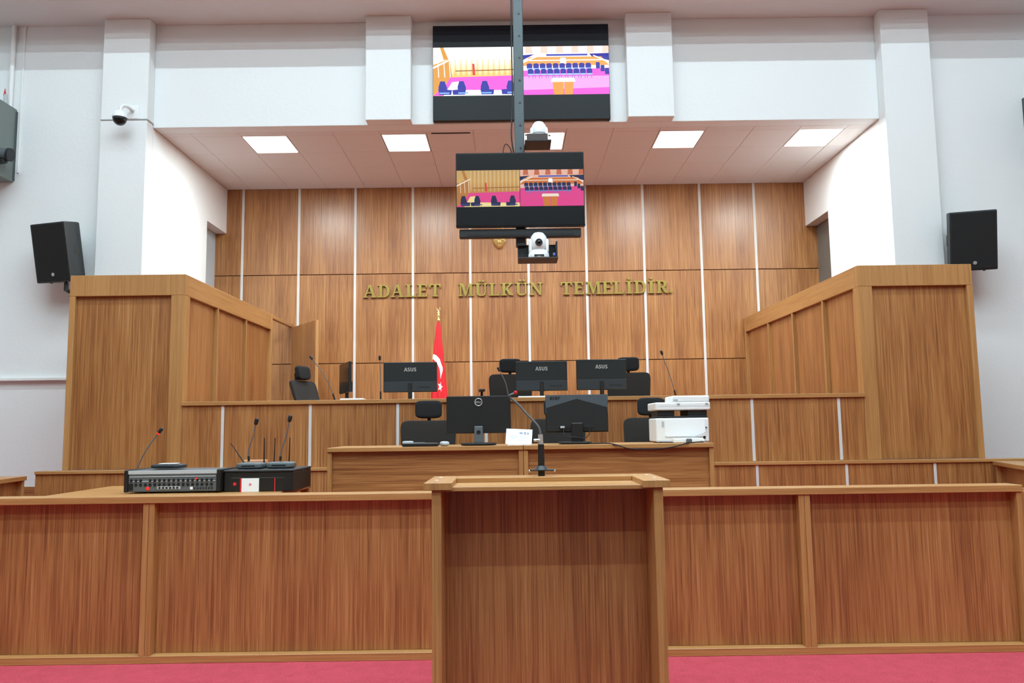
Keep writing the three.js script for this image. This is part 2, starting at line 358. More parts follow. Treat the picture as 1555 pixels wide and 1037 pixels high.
// ───────── clerk's desks ─────────
function clerkDesk(x0, x1, label) {
  const t = thing('clerk_desk', label, 'desk', [(x0 + x1) / 2, 0.45, -6.6], 0, 'two clerk desks standing side by side');
  const w = (x1 - x0) / 2;
  block(t, 'desk_top', M.trim, -w, w, 0.865, 0.9, 0.012, -0.66, { c: 0.003, grain: 'x' });
  block(t, 'side_panel', M.trim, -w, -w + 0.036, 0, 0.865, 0, -0.62, { c: 0.003 });
  block(t, 'side_panel', M.trim, w - 0.036, w, 0, 0.865, 0, -0.62, { c: 0.003 });
  block(t, 'front_panel', M.wood, -w + 0.036, w - 0.036, 0.0, 0.865, -0.03, -0.05, { c: 0.002, grain: 'x' });
}
clerkDesk(-1.495, 0.088, 'wooden clerk desk carrying the monitor with a round logo');
clerkDesk(0.092, 1.628, 'wooden clerk desk carrying the white printer');

// ───────── side desks ─────────
function sideDesk(A, B, s, label) {               // face runs from A (far) to B (near), body to the outside
  const dx = B[0] - A[0], dz = B[1] - A[1], len = Math.hypot(dx, dz);
  const t = thing('side_desk', label, 'desk', [A[0], 0, A[1]], Math.atan2(dx, dz));   // local +z points from A to B
  const o = s;
  block(t, 'desk_top', M.trim, -0.02 * o, 0.62 * o, 1.06, 1.1, 0, len, { c: 0.003, grain: 'z' });
  block(t, 'face_panel', M.wood, 0.05 * o, 0.07 * o, 0.0, 1.06, 0.05, len - 0.05, { c: 0.002 });
  block(t, 'end_panel', M.trim, 0, 0.6 * o, 0, 1.06, 0.0, 0.05, { c: 0.003 });
  block(t, 'end_panel', M.trim, 0, 0.6 * o, 0, 1.06, len - 0.05, len, { c: 0.003 });
}
sideDesk([4.80, -8.14], [4.15, -5.95], 1, 'slanting wooden side desk at the end of the low tier beside the barrier gate');
sideDesk([-4.60, -7.73], [-4.36, -6.1], -1, 'wooden side desk on the same side as the mixer table');

// ───────── writing ─────────
const fontSans = await new FontLoader().loadAsync('fonts/droid/droid_sans_bold.typeface.json');
const fontSerif = await new FontLoader().loadAsync('fonts/droid/droid_serif_bold.typeface.json');
function letters(text, size, depth, font = fontSans, extra = {}) {
  const g = new TextGeometry(text, { font, size, depth, curveSegments: 5, ...extra });
  g.computeBoundingBox(); const b = g.boundingBox; g.translate(-(b.min.x + b.max.x) / 2, 0, 0); return g;
}
{
  const t = thing('gold_lettering', 'gold serif letters reading ADALET MÜLKÜN TEMELİDİR on the wood wall', 'lettering', [0, 3.515, BACK + 0.006]);
  const xs = [-2.167, -1.954, -1.742, -1.537, -1.358, -1.16, -0.682, -0.449, -0.247, -0.049, 0.176, 0.4, 0.869, 1.057, 1.292, 1.502, 1.674, 1.839, 2.006, 2.183, 2.35, 2.485];
  [...'ADALETMÜLKÜNTEMELİDİR.'].forEach((ch, i) => {
    const g = letters(ch, 0.196, 0.022, fontSerif, { bevelEnabled: true, bevelThickness: 0.004, bevelSize: 0.002, bevelSegments: 1 });
    g.scale(ch === 'M' ? 0.95 : 1, 1, 1);
    part(t, 'letter', g, M.letterGold, [xs[i], 0.0006 * i, 0.006]);
  });
}

// ───────── screens ─────────
function courtroomPicture(bright) {
  const W = 1024, H = 576, cv = document.createElement('canvas'); cv.width = W; cv.height = H;
  const k = cv.getContext('2d');
  k.fillStyle = '#06080d'; k.fillRect(0, 0, W, H);
  const y0 = 134, y1 = 428, hh = y1 - y0;
  const poly = (c, ...p) => { k.fillStyle = c; k.beginPath(); p.forEach(([x, y], i) => (i ? k.lineTo(x, y0 + y * hh) : k.moveTo(x, y0 + y * hh))); k.closePath(); k.fill(); };
  const pink = bright ? '#e85bd0' : '#e2478f', pale = bright ? '#fff3d8' : '#e3b873', wood = bright ? '#d9963e' : '#b87a3c', blue = bright ? '#30309a' : '#25284f', hi = bright ? '#ffffff' : '#f2e2cf';
  // left view: wood wall, flag, pink floor, four chair backs and a white table
  const gr = k.createLinearGradient(0, y0, 0, y1); gr.addColorStop(0, bright ? '#ffffff' : '#c9a468'); gr.addColorStop(0.3, bright ? '#fff6e2' : '#d2a862'); gr.addColorStop(0.6, bright ? '#f0c46a' : '#c08a48'); k.fillStyle = gr; k.fillRect(0, y0, 508, hh);
  for (let i = 0; i < 26; i++) { k.globalAlpha = 0.35; poly(i % 2 ? wood : hi, [110 + i * 16, bright ? 0.25 : 0], [110 + i * 16 + 7, bright ? 0.25 : 0], [110 + i * 16 + 7, 0.58], [110 + i * 16, 0.58]); }
  k.globalAlpha = 1;
  poly(wood, [40, 0], [60, 0], [90, 0.25], [62, 0.26]);
  poly(wood, [0, 0.36], [95, 0.24], [110, 0.6], [60, 0.8], [0, 1]);
  for (const x of [25, 60, 92]) poly(hi, [x, 0.3], [x + 4, 0.3], [x + 10, 0.62], [x + 6, 0.62]);
  poly(hi, [0, 0.4], [110, 0.22], [112, 0.25], [0, 0.44]);
  poly('#8a5a20', [130, 0.48], [508, 0.46], [508, 0.48], [130, 0.5]);
  poly(pink, [100, 0.62], [508, 0.59], [508, 0.95], [0, 1], [70, 0.78]);
  poly('#d83a3a', [228, 0.34], [240, 0.34], [246, 0.58], [230, 0.58]);
  poly(bright ? '#ffffff' : '#f0dc9a', [150, 0.88], [508, 0.9], [508, 1], [60, 1], [110, 0.72], [165, 0.7]);
  for (const [x, f] of [[55, 1], [165, -1], [300, 1], [450, -1]]) {
    poly(blue, [x - 14, 0.7], [x + 12, 0.7], [x + 26, 0.84], [x + 22, 0.93], [x - 20, 0.93], [x - 24, 0.82]);
    poly(blue, [x - 26 * f, 0.86], [x + 54 * -f * -1, 0.88], [x + 50 * f, 0.98], [x - 20 * f, 0.98]);
    poly(bright ? '#7fb0ff' : '#3d4480', [x - 20, 0.93], [x + 40, 0.93], [x + 38, 0.96], [x - 18, 0.96]);
  }
  // right view: public seats, pink floor, wooden lectern
  poly(bright ? '#ffeef0' : '#e9b9a4', [512, 0], [1024, 0], [1024, 1], [512, 1]);
  for (let i = 0; i < 6; i++) poly(bright ? '#ffd0c0' : '#c66a48', [540 + i * 90, 0], [575 + i * 90, 0], [580 + i * 90, 0.14], [535 + i * 90, 0.14]);
  poly(blue, [512, 0.18], [590, 0.16], [512, 0.3]); poly(blue, [910, 0.16], [1024, 0.15], [1024, 0.3], [930, 0.24]);
  poly('#4a58b8', [660, 0.16], [900, 0.16], [900, 0.2], [660, 0.2]);
  poly(bright ? '#f0a050' : '#d07436', [560, 0.22], [980, 0.22], [1024, 0.4], [512, 0.4]);
  poly(hi, [512, 0.32], [610, 0.18], [616, 0.2], [512, 0.36]); poly(hi, [1024, 0.36], [930, 0.2], [936, 0.19], [1024, 0.32]); poly(hi, [560, 0.28], [980, 0.28], [980, 0.3], [560, 0.3]);
  poly(pink, [512, 0.5], [1024, 0.46], [1024, 1], [512, 1]);
  if (bright) { k.globalAlpha = 0.45; poly('#ffffff', [512, 0.62], [1024, 0.62], [1024, 0.86], [512, 0.9]); k.globalAlpha = 1; }
  poly('#ffffff', [742, 0.24], [772, 0.24], [776, 0.36], [740, 0.36]);
  for (let r = 0; r < 2; r++) for (let i = 0; i < 10; i++) {
    const x = 545 + i * 38 + r * 6, y = 0.35 + r * 0.115;
    poly(blue, [x, y + 0.02], [x + 8, y], [x + 26, y], [x + 33, y + 0.03], [x + 33, y + 0.1], [x, y + 0.1]);
    poly(bright ? '#9fc0ff' : '#6d7fc0', [x, y + 0.1], [x + 34, y + 0.1], [x + 34, y + 0.13], [x, y + 0.13]);
    if (r) for (const q of [4, 28]) poly('#5a6ab0', [x + q, y + 0.13], [x + q + 3, y + 0.13], [x + q + 3, y + 0.2], [x + q, y + 0.2]);
  }
  for (const [x, y] of [[948, 0.34], [975, 0.4], [1000, 0.46]]) poly(blue, [x, y], [x + 22, y], [x + 24, y + 0.13], [x, y + 0.13]);
  poly(hi, [690, 0.66], [820, 0.66], [826, 0.74], [684, 0.74]);
  poly(bright ? '#ef9a48' : '#cf7a3c', [694, 0.74], [756, 0.74], [756, 1], [702, 1]); poly(bright ? '#ef9a48' : '#cf7a3c', [762, 0.74], [816, 0.74], [810, 1], [762, 1]);
  const t = new THREE.CanvasTexture(cv); t.colorSpace = THREE.SRGBColorSpace; return t;
}
const screenMaterial = (bright, k) => new THREE.MeshPhysicalMaterial({ color: 0x050607, roughness: 0.4, specularIntensity: 0.45, emissive: 0xffffff, emissiveMap: courtroomPicture(bright), emissiveIntensity: k });
{
  const t = thing('video_wall_screen', 'large wall screen on the white beam showing a split courtroom picture', 'screen', [0.172, 5.277, -9.68]);
  block(t, 'frame', M.black, -1.1, 1.1, 0, 1.235, -0.07, -0.004, { c: 0.004 });
  part(t, 'display', new THREE.PlaneGeometry(2.192, 1.227), screenMaterial(true, 1.25), [0, 0.6175, 0]);
  const v = thing('hanging_television', 'black television hanging from the ceiling pole with a split courtroom picture', 'television', [0.106, 3.357, -7.4]);
  block(v, 'housing', M.black, -0.603, 0.603, 0, 0.715, -0.055, -0.003, { c: 0.006 });
  part(v, 'display', new THREE.PlaneGeometry(1.19, 0.685), screenMaterial(false, 0.95), [0, 0.36, 0]);
  block(v, 'bezel', M.blackGloss, -0.603, 0.603, 0, 0.017, -0.003, 0.003, { c: 0.001 });
  block(v, 'wall_mount', M.charcoal, -0.2, 0.2, 0.2, 0.5, -0.09, -0.055, { c: 0.004 });
}
{
  const t = thing('ceiling_pole_mount', 'grey steel pole with bolt holes hanging from the ceiling behind the television', 'mount', [0.106, 0, -7.56]);
  const pole = block(t, 'pole', M.poleGrey, -0.046, 0.05, 3.2, HALL_CEILING - 0.03, -0.05, 0.05, { c: 0.006 });
  for (let y = 4.15; y < 6.0; y += 0.225) part(pole, 'bolt_hole', cyl(0.011, 0.011, 0.004, 14), M.black, [0.01, y - (3.2 + HALL_CEILING - 0.03) / 2, 0.051], [Math.PI / 2, 0, 0]);
  block(t, 'ceiling_plate', M.poleGrey, -0.15, 0.15, HALL_CEILING - 0.03, HALL_CEILING, -0.15, 0.15, { c: 0.004 });
  block(t, 'lower_rail', M.charcoal, -0.575, 0.565, 3.265, 3.345, 0.055, 0.13, { c: 0.006 });
  block(t, 'rail_slot', M.black, -0.5, 0.5, 3.28, 3.3, 0.13, 0.134, { c: 0.001 });
  part(t, 'cable', tube([[-0.055, 6.2, 0.03], [-0.062, 5.2, 0.04], [-0.06, 4.6, 0.05], [-0.075, 4.25, 0.05], [-0.05, 4.08, 0.03]], 0.007, 40), M.cable);
  part(t, 'cable_loop', tube([[-0.14, 4.06, 0.02], [-0.155, 4.14, 0.03], [-0.13, 4.2, 0.03], [-0.09, 4.16, 0.03], [-0.07, 4.07, 0.02]], 0.005, 30), M.cable);
  // shelf below the television and bracket beside the pole
  block(t, 'camera_shelf', M.brownPlate, -0.03, 0.34, 3.035, 3.05, 0.0, 0.24, { c: 0.002 });
  block(t, 'shelf_back', M.black, -0.03, 0.34, 3.05, 3.215, 0.0, 0.012, { c: 0.002 });
  block(t, 'shelf_side', M.black, 0.325, 0.34, 3.05, 3.215, 0.012, 0.16, { c: 0.002 });
  block(t, 'hanger', M.black, 0.12, 0.19, 3.2, 3.265, 0.0, 0.06, { c: 0.003 });
  block(t, 'bracket_plate', M.charcoal, 0.05, 0.3, 4.165, 4.18, -0.06, 0.2, { c: 0.003 });
  block(t, 'bracket_face', M.brownPlate, 0.07, 0.27, 4.18, 4.262, 0.12, 0.135, { c: 0.003 });
  for (const [x, y] of [[0.062, 4.25], [0.285, 4.24]]) part(t, 'bolt', new THREE.SphereGeometry(0.012, 12, 8), M.chrome, [x, y, 0.14]);
}
function ptz(pos, s, label, lensOut) {
  const t = thing('conference_camera', label, 'camera', pos, 0, 'white cameras on the ceiling mount');
  part(t, 'base', lathe([[0, 0], [0.085 * s, 0], [0.092 * s, 0.012 * s], [0.088 * s, 0.05 * s], [0.07 * s, 0.075 * s], [0, 0.08 * s]]), M.white);
  for (const q of [-1, 1]) part(t, 'yoke', pillow(0.03 * s, 0.13 * s, 0.09 * s, 0.5), M.white, [q * 0.072 * s, 0.11 * s, 0]);
  const head = part(t, 'head', lathe([[0, -0.07], [0.06, -0.068], [0.074, -0.03], [0.076, 0.02], [0.066, 0.06], [0.042, 0.09], [0, 0.102]].map(([r, y]) => [r * s, y * s])), M.white, [0, 0.14 * s, 0]);
  if (lensOut) {
    part(head, 'lens', cyl(0.03 * s, 0.034 * s, 0.03 * s, 24), M.black, [0, -0.005, 0.075 * s], [Math.PI / 2, 0, 0]);
    part(head, 'lens_glass', new THREE.SphereGeometry(0.022 * s, 20, 10, 0, Math.PI * 2, 0, Math.PI / 3), M.blackGloss, [0, -0.005, 0.078 * s], [Math.PI / 2, 0, 0]);
    part(t, 'badge', chamferBox(0.085 * s, 0.016 * s, 0.006, 0.001), M.black, [0, 0.02 * s, 0.089 * s]);
  } else part(head, 'seam', new THREE.TorusGeometry(0.0745 * s, 0.002 * s, 6, 30), M.greyPlastic, [0, -0.03 * s, 0], [Math.PI / 2, 0, 0]);
}
ptz([0.272, 3.05, -7.44], 1.08, 'white camera with round black lens on the shelf under the television', true);
ptz([0.296, 4.18, -7.53], 0.98, 'white domed camera on the bracket above the television', false);
{
  const t = thing('webcam', 'tiny dark camera with blue light at the edge of the shelf under the television', 'camera', [0.41, 3.05, -7.37]);
  part(t, 'body', pillow(0.03, 0.05, 0.03, 0.5), M.black, [0, 0.025, 0]);
  part(t, 'indicator', new THREE.SphereGeometry(0.008, 12, 8), std(0x5a78ff, 0.4, { emissive: 0x5a78ff, emissiveIntensity: 0.8 }), [0.0, 0.03, 0.014]);
}
{ // golden mask-like relief, mostly hidden by the television from the front
  const t = thing('golden_face_relief', 'small golden relief face on the wood wall below the hanging television', 'wall ornament', [-0.155, 4.26, BACK]);
  const g = new THREE.SphereGeometry(1, 48, 48), p = g.attributes.position;
  const bump = (x, y, cx, cy, rx, ry) => Math.exp(-(((x - cx) / rx) ** 2 + ((y - cy) / ry) ** 2));
  for (let i = 0; i < p.count; i++) {
    let x = p.getX(i), y = p.getY(i), z = p.getZ(i);
    const w = y < 0 ? 1 - 0.32 * y * y : 1 - 0.1 * y * y;
    let d = 0;
    if (z > 0) d = 0.34 * bump(x, y, 0, -0.08, 0.13, 0.26) + 0.16 * bump(x, y, 0, -0.47, 0.26, 0.07) + 0.14 * bump(x, y, 0, -0.58, 0.22, 0.06) + 0.2 * bump(x, y, 0, -0.86, 0.25, 0.14)
      + 0.14 * bump(x, y, 0.4, 0.24, 0.24, 0.07) + 0.14 * bump(x, y, -0.4, 0.24, 0.24, 0.07) - 0.16 * bump(x, y, 0.36, 0.08, 0.16, 0.1) - 0.16 * bump(x, y, -0.36, 0.08, 0.16, 0.1) - 0.1 * bump(x, y, 0, -0.525, 0.3, 0.03)
      + 0.1 * bump(x, y, 0.5, -0.2, 0.2, 0.2) + 0.1 * bump(x, y, -0.5, -0.2, 0.2, 0.2);
    p.setXYZ(i, x * w * 0.108, 0.165 + y * 0.165, Math.max(-0.02, z * 0.085 + d * 0.085) + 0.02);
  }
  g.computeVertexNormals(); part(t, 'face', g, M.gold);
}

// ───────── office chairs ─────────
function chair(pos, turn, label, group, hw = 0.25, armY = 0.69, armX = 0.29, lean = 0.08) {
  const t = thing('office_chair', label, 'chair', pos, turn, group);
  part(t, 'seat', pillow(0.5, 0.08, 0.48, 0.35), M.fabric, [0, 0.48, 0.02]);
  const b = pillow(0.5, 0.58, 0.045, 0.22, 0.35), p = b.attributes.position;
  for (let i = 0; i < p.count; i++) { const y = p.getY(i); p.setX(i, p.getX(i) * (0.93 + 0.12 * (y + 0.29) / 0.58)); }
  b.computeVertexNormals();
  const back = part(t, 'backrest', b, M.mesh, [0, 0.83, -0.225 - lean * 0.3], [-lean, 0, 0]);
  part(back, 'back_frame', tube([[0, -0.36, 0.02], [0, -0.3, -0.05], [0, 0, -0.055], [0, 0.33, -0.045], [0, 0.4, -0.03]], 0.018, 24), M.black);
  part(t, 'headrest', pillow(hw, 0.165, 0.075, 0.42, 1.2), M.fabric, [0, 1.23 - lean * 0.1, -0.255 - lean * 0.44], [-lean * 0.5, 0, 0]);
  for (const s of [-1, 1]) {
    const a = part(t, 'armrest', pillow(0.07, 0.03, 0.25, 0.35), M.black, [s * armX, armY, -0.02]);
    part(a, 'arm_post', tube([[0, -0.01, 0], [0, -0.1, -0.04], [-s * 0.02, 0.5 - armY, -0.06], [-s * 0.1, 0.47 - armY, -0.04]], 0.014, 16), M.black);
  }
  part(t, 'gas_post', cyl(0.03, 0.035, 0.36, 16), M.black, [0, 0.27, 0]);
  for (let k = 0; k < 5; k++) {
    const a = k * Math.PI * 2 / 5 + 0.3, leg = part(t, 'leg', chamferBox(0.3, 0.03, 0.045, 0.006), M.black, [Math.cos(a) * 0.16, 0.085, -Math.sin(a) * 0.16], [0, a, 0]);
    part(leg, 'caster', cyl(0.03, 0.03, 0.04, 14), M.black, [0.13, -0.055, 0], [Math.PI / 2, 0, 0]);
  }
}
const lowGroup = 'office chairs behind the clerk desks', highGroup = 'office chairs at the judges bench';
chair([-0.775, 0.45, -7.3], 0, 'black office chair behind the monitor with a round logo', lowGroup);
chair([0.45, 0.45, -7.3], 0.1, 'black office chair mostly hidden behind the monitor with a pointed chevron', lowGroup);
chair([1.262, 0.45, -7.3], -0.12, 'black office chair beside the white printer', lowGroup);
chair([-2.08, 0.96, -9.35], 1.25, 'black office chair turned sideways in front of the open booth door', highGroup, 0.25, 0.69, 0.29, 0.32);
chair([0.01, 1.0, -9.3], 0.08, 'black office chair with one armrest showing near the flag', highGroup, 0.26, 0.92, 0.35);
chair([1.345, 1.0, -9.3], -0.15, 'black office chair behind the bench monitor furthest from the flag', highGroup, 0.26);

// ───────── monitors ─────────
function monitor(pos, turn, w, h, lift, kind, label, group) {
  const t = thing('computer_monitor', label, 'monitor', pos, turn, group), y0 = lift, y1 = lift + h;
  block(t, 'housing', kind === 'band' ? M.slateDark : M.black, -w / 2, w / 2, y0, y1, -0.03, 0.0, { c: 0.005 });
  block(t, 'screen_glass', M.blackGloss, -w / 2 + 0.008, w / 2 - 0.008, y0 + 0.012, y1 - 0.008, -0.032, -0.03, { c: 0.0005 });
  if (kind === 'band') {
    block(t, 'rear_cover', M.slate, -w / 2 + 0.004, w / 2 - 0.004, y0 + 0.004, y0 + h * 0.35, 0, 0.012, { c: 0.008 });
    part(t, 'logo', letters('ASUS', 0.04, 0.002), M.silver, [0.0, y1 - 0.1, 0.0]);
    for (let k = 0; k < 4; k++) block(t, 'socket', M.black, 0.09 + k * 0.035, 0.115 + k * 0.035, y0 + 0.045, y0 + 0.058, 0.012, 0.014, { c: 0.001 });
    block(t, 'stand_neck', M.black, -0.022, 0.022, 0.012, y0 + 0.1, -0.012, 0.02, { c: 0.004 });
    part(t, 'stand_base', cyl(0.1, 0.105, 0.012, 30), M.black, [0, 0.006, 0]);
  } else if (kind === 'round') {
    part(t, 'logo', new THREE.TorusGeometry(0.03, 0.0034, 8, 32), M.silver, [0, y1 - 0.052, 0.002]);
    part(t, 'logo', letters('DELL', 0.016, 0.002), M.silver, [0, y1 - 0.06, 0.001]);
    const n = block(t, 'stand_neck', M.greyPlastic, -0.036, 0.036, 0.02, y0 + 0.06, 0.0, 0.03, { c: 0.006 });
    part(n, 'cable_hole', cyl(0.017, 0.017, 0.004, 20), M.black, [0, 0.02, 0.016], [Math.PI / 2, 0, 0]);
    part(t, 'stand_base', pillow(0.3, 0.024, 0.2, 0.5), M.black, [0, 0.013, 0.0]);
  } else {
    const s = new THREE.Shape(); s.moveTo(-w / 2 + 0.01, 0); s.lineTo(w / 2 - 0.01, 0); s.lineTo(w / 2 - 0.01, h * 0.62); s.lineTo(0, h * 0.85); s.lineTo(-w / 2 + 0.01, h * 0.62); s.closePath();
    part(t, 'chevron_panel', new THREE.ExtrudeGeometry(s, { depth: 0.008, bevelEnabled: true, bevelSize: 0.003, bevelThickness: 0.003, bevelSegments: 1 }), M.charcoalDark, [0, y0 + 0.012, 0.0]);
    block(t, 'upper_shell', M.greyShell, -w / 2 + 0.002, w / 2 - 0.002, y0 + h * 0.5, y1 - 0.002, 0.0, 0.004, { c: 0.002 });
    part(t, 'logo', letters('acer', 0.031, 0.002), M.black, [-w / 2 + 0.08, y1 - 0.04, 0.004]);
    block(t, 'port_recess', M.black, -0.15, 0.14, y0 + 0.03, y0 + 0.055, 0.011, 0.014, { c: 0.002 });
    block(t, 'plug', M.paleGrey, -0.14, -0.105, y0 + 0.035, y0 + 0.052, 0.014, 0.03, { c: 0.002 });
    block(t, 'stand_neck', M.black, -0.05, 0.05, 0.012, y0 + 0.08, 0.004, 0.035, { c: 0.008 });
    part(t, 'stand_base', pillow(0.28, 0.022, 0.2, 0.5), M.black, [-0.02, 0.012, 0]);
    part(t, 'cable', tube([[-0.12, y0 + 0.04, 0.03], [-0.1, y0 - 0.03, 0.05], [-0.02, 0.06, 0.05], [0.06, 0.05, 0.04], [0.1, y0 - 0.01, 0.03], [0.1, y0 + 0.04, 0.02]], 0.004, 40), M.cable);
  }
  return t;
}
M.slateDark = std(0x151c1f, 0.5); M.charcoalDark = std(0x161819, 0.55); M.greyShell = std(0x4c555b, 0.4);
const bm = 'monitors on the judges bench';
monitor([-1.1, 1.79, -8.8], 0.02, 0.582, 0.326, 0.1, 'band', 'black monitor on the bench in front of the flag', bm);
monitor([0.329, 1.79, -8.8], 0.0, 0.562, 0.322, 0.095, 'band', 'black bench monitor in front of the chair with a visible armrest', bm);
monitor([0.982, 1.79, -8.8], 0.05, 0.548, 0.334, 0.096, 'band', 'black bench monitor furthest from the flag', bm);
monitor([-1.80, 1.79, -8.85], 1.97, 0.53, 0.33, 0.1, 'band', 'monitor on the bench seen edge on beside the sideways chair', bm);
monitor([-0.278, 1.35, -6.8], 0, 0.538, 0.312, 0.1, 'round', 'black monitor with a round silver logo on the clerk desk');
monitor([0.545, 1.35, -6.82], -0.03, 0.524, 0.315, 0.098, 'chevron', 'black monitor with a pointed chevron back on the clerk desk');

// ───────── gooseneck microphones ─────────
function gooseneck(base, pts, label, group, { baseSize, ring, tip = 0.014, lower = true, bodyMat } = {}) {
  const t = thing('gooseneck_microphone', label, 'microphone', base, 0, group);
  if (baseSize) {
    const [w, h, d] = baseSize;
    part(t, 'base', pillow(w, h, d, 0.45), bodyMat || M.greyPlastic, [0, h / 2, 0]);
    part(t, 'display_plate', chamferBox(w * 0.5, h * 0.25, 0.004, 0.001), M.charcoal, [0, h * 0.5, d / 2 - 0.001]);
  } else part(t, 'base', chamferBox(0.13, 0.02, 0.09, 0.005), M.black, [0, 0.01, 0]);
  const c = new THREE.CatmullRomCurve3(pts.map((p) => new THREE.Vector3(...p)));
  part(t, 'neck', new THREE.TubeGeometry(c, 30, 0.0048, 8), M.greyPlastic);
  if (lower) part(t, 'neck_sleeve', new THREE.TubeGeometry(new THREE.CatmullRomCurve3([c.getPoint(0), c.getPoint(0.08), c.getPoint(0.16)]), 8, 0.009, 10), M.black);
  const e = c.getPoint(1), d = c.getTangent(1), m = part(t, 'microphone_tip', new THREE.CapsuleGeometry(tip, 0.026, 6, 14), M.black, e.clone().addScaledVector(d, 0.012).toArray());
  m.quaternion.setFromUnitVectors(new THREE.Vector3(0, 1, 0), d);
  if (ring) { const r = part(t, 'light_ring', cyl(tip * 0.85, tip * 0.75, 0.012, 14), M.redLamp, e.clone().addScaledVector(d, -0.014).toArray()); r.quaternion.copy(m.quaternion); }
}
const bg = 'microphones on the judges bench', tg = 'microphones on the mixer table';
gooseneck([-1.88, 1.79, -8.68], [[-0.01, 0.02, 0], [-0.063, 0.164, 0], [-0.172, 0.351, 0], [-0.262, 0.47, 0]], 'gooseneck microphone leaning towards the sideways chair', bg);
gooseneck([-1.40, 1.79, -8.68], [[0, 0.02, 0], [-0.003, 0.2, 0], [-0.008, 0.34, 0], [-0.012, 0.455, 0]], 'upright gooseneck microphone at the edge of the monitor by the flag', bg);
gooseneck([-0.03, 1.79, -8.72], [[0, 0.02, 0], [-0.012, 0.09, 0], [-0.035, 0.19, 0], [-0.1, 0.32, 0]], 'gooseneck microphone rising behind the monitor with a round logo', bg);
gooseneck([1.765, 1.79, -8.72], [[0, 0.02, 0], [-0.03, 0.145, 0], [-0.1, 0.37, 0], [-0.133, 0.475, 0]], 'gooseneck microphone on the bench behind the white printer', bg);
gooseneck([-2.60, 1.222, -6.2], [[-0.24, 0.004, 0], [-0.2, 0.1, 0], [-0.13, 0.21, 0], [-0.082, 0.275, 0]], 'gooseneck microphone with a red ring standing behind the mixer', tg, { baseSize: [0.24, 0.035, 0.16], ring: true, lower: false, bodyMat: M.slate });
gooseneck([-1.985, 1.21, -6.22], [[-0.02, 0.055, 0], [-0.02, 0.14, 0], [0.01, 0.25, 0], [0.03, 0.345, 0]], 'gooseneck microphone on the black case beside the tilted antenna', tg, { baseSize: [0.2, 0.048, 0.15], tip: 0.015 });
gooseneck([-1.765, 1.21, -6.25], [[-0.01, 0.055, 0], [0.0, 0.13, 0], [0.035, 0.25, 0], [0.058, 0.365, 0]], 'tallest gooseneck microphone on the black case between upright antennas', tg, { baseSize: [0.21, 0.05, 0.15], tip: 0.016 });

// ───────── mixer table ─────────
{
  const t = thing('equipment_table', 'wooden table behind the barrier carrying the audio mixer', 'table', [-2.435, 0.45, -6.3]);
  block(t, 'table_top', M.trim, -0.935, 0.74, 0.565, 0.6, 0.6, -0.6, { c: 0.003, grain: 'x' });
  for (const x of [-0.9, 0.7]) for (const z of [-0.55, 0.55]) block(t, 'leg', M.trim, x - 0.03, x + 0.03, 0, 0.565, z - 0.03, z + 0.03);
}
{
  const t = thing('audio_mixer', 'grey audio mixer showing rows of rear sockets beside the black case', 'mixer', [-2.489, 1.05, -6.0]);
  block(t, 'case', M.greyPlastic, -0.325, 0.325, 0.012, 0.165, -0.4, 0, { c: 0.006 });
  block(t, 'side_cheek', M.black, -0.352, -0.325, 0.01, 0.172, -0.42, 0.012, { c: 0.006 });
  block(t, 'side_cheek', M.black, 0.325, 0.352, 0.01, 0.172, -0.42, 0.012, { c: 0.006 });
  block(t, 'top_edge', M.paleGrey, -0.324, 0.324, 0.14, 0.166, 0, 0.004, { c: 0.002 });
  for (const y of [0.072, 0.105]) block(t, 'socket_row', M.paleGrey, -0.315, 0.315, y + 0.014, y + 0.019, 0, 0.003, { c: 0.001 });
  for (const y of [0.095, 0.064]) for (let k = 0; k < 18; k++) { const x = -0.3 + k * 0.0345; if (k === 3 && y > 0.08) continue; part(t, 'socket', cyl(0.0105, 0.0105, 0.006, 12), M.black, [x, y, 0.003], [Math.PI / 2, 0, 0]); }
  block(t, 'power_inlet', M.black, -0.318, -0.286, 0.025, 0.075, 0, 0.005, { c: 0.002 });
  block(t, 'label_plate', M.paleGrey, -0.11, 0.06, 0.03, 0.052, 0, 0.003, { c: 0.001 });
  for (let k = 0; k < 6; k++) block(t, 'port', M.black, -0.1 + k * 0.026, -0.084 + k * 0.026, 0.034, 0.047, 0.003, 0.005, { c: 0.001 });
  part(t, 'indicator', cyl(0.012, 0.012, 0.004, 14), M.redLamp, [-0.177, 0.037, 0.003], [Math.PI / 2, 0, 0]);
  part(t, 'indicator', cyl(0.01, 0.01, 0.004, 14), M.redLamp, [0.178, 0.1, 0.003], [Math.PI / 2, 0, 0]);
  block(t, 'sticker', M.paper, 0.13, 0.15, 0.026, 0.046, 0, 0.002, { c: 0.0005 });
  for (let k = 0; k < 7; k++) part(t, 'switch', cyl(0.006, 0.006, 0.006, 10), M.charcoal, [0.165 + k * 0.021, 0.036, 0.003], [Math.PI / 2, 0, 0]);
  for (const x of [-0.24, 0.24]) for (const z of [-0.05, -0.35]) part(t, 'foot', cyl(0.012, 0.012, 0.012, 12), M.black, [x, 0.006, z]);
  const s = thing('paper_sheet', 'small white paper lying on the microphone base behind the mixer', 'paper', [-2.6, 1.2575, -6.2]);
  part(s, 'sheet', chamferBox(0.13, 0.003, 0.08, 0.001), M.paper, [0, 0.0015, 0]);
}
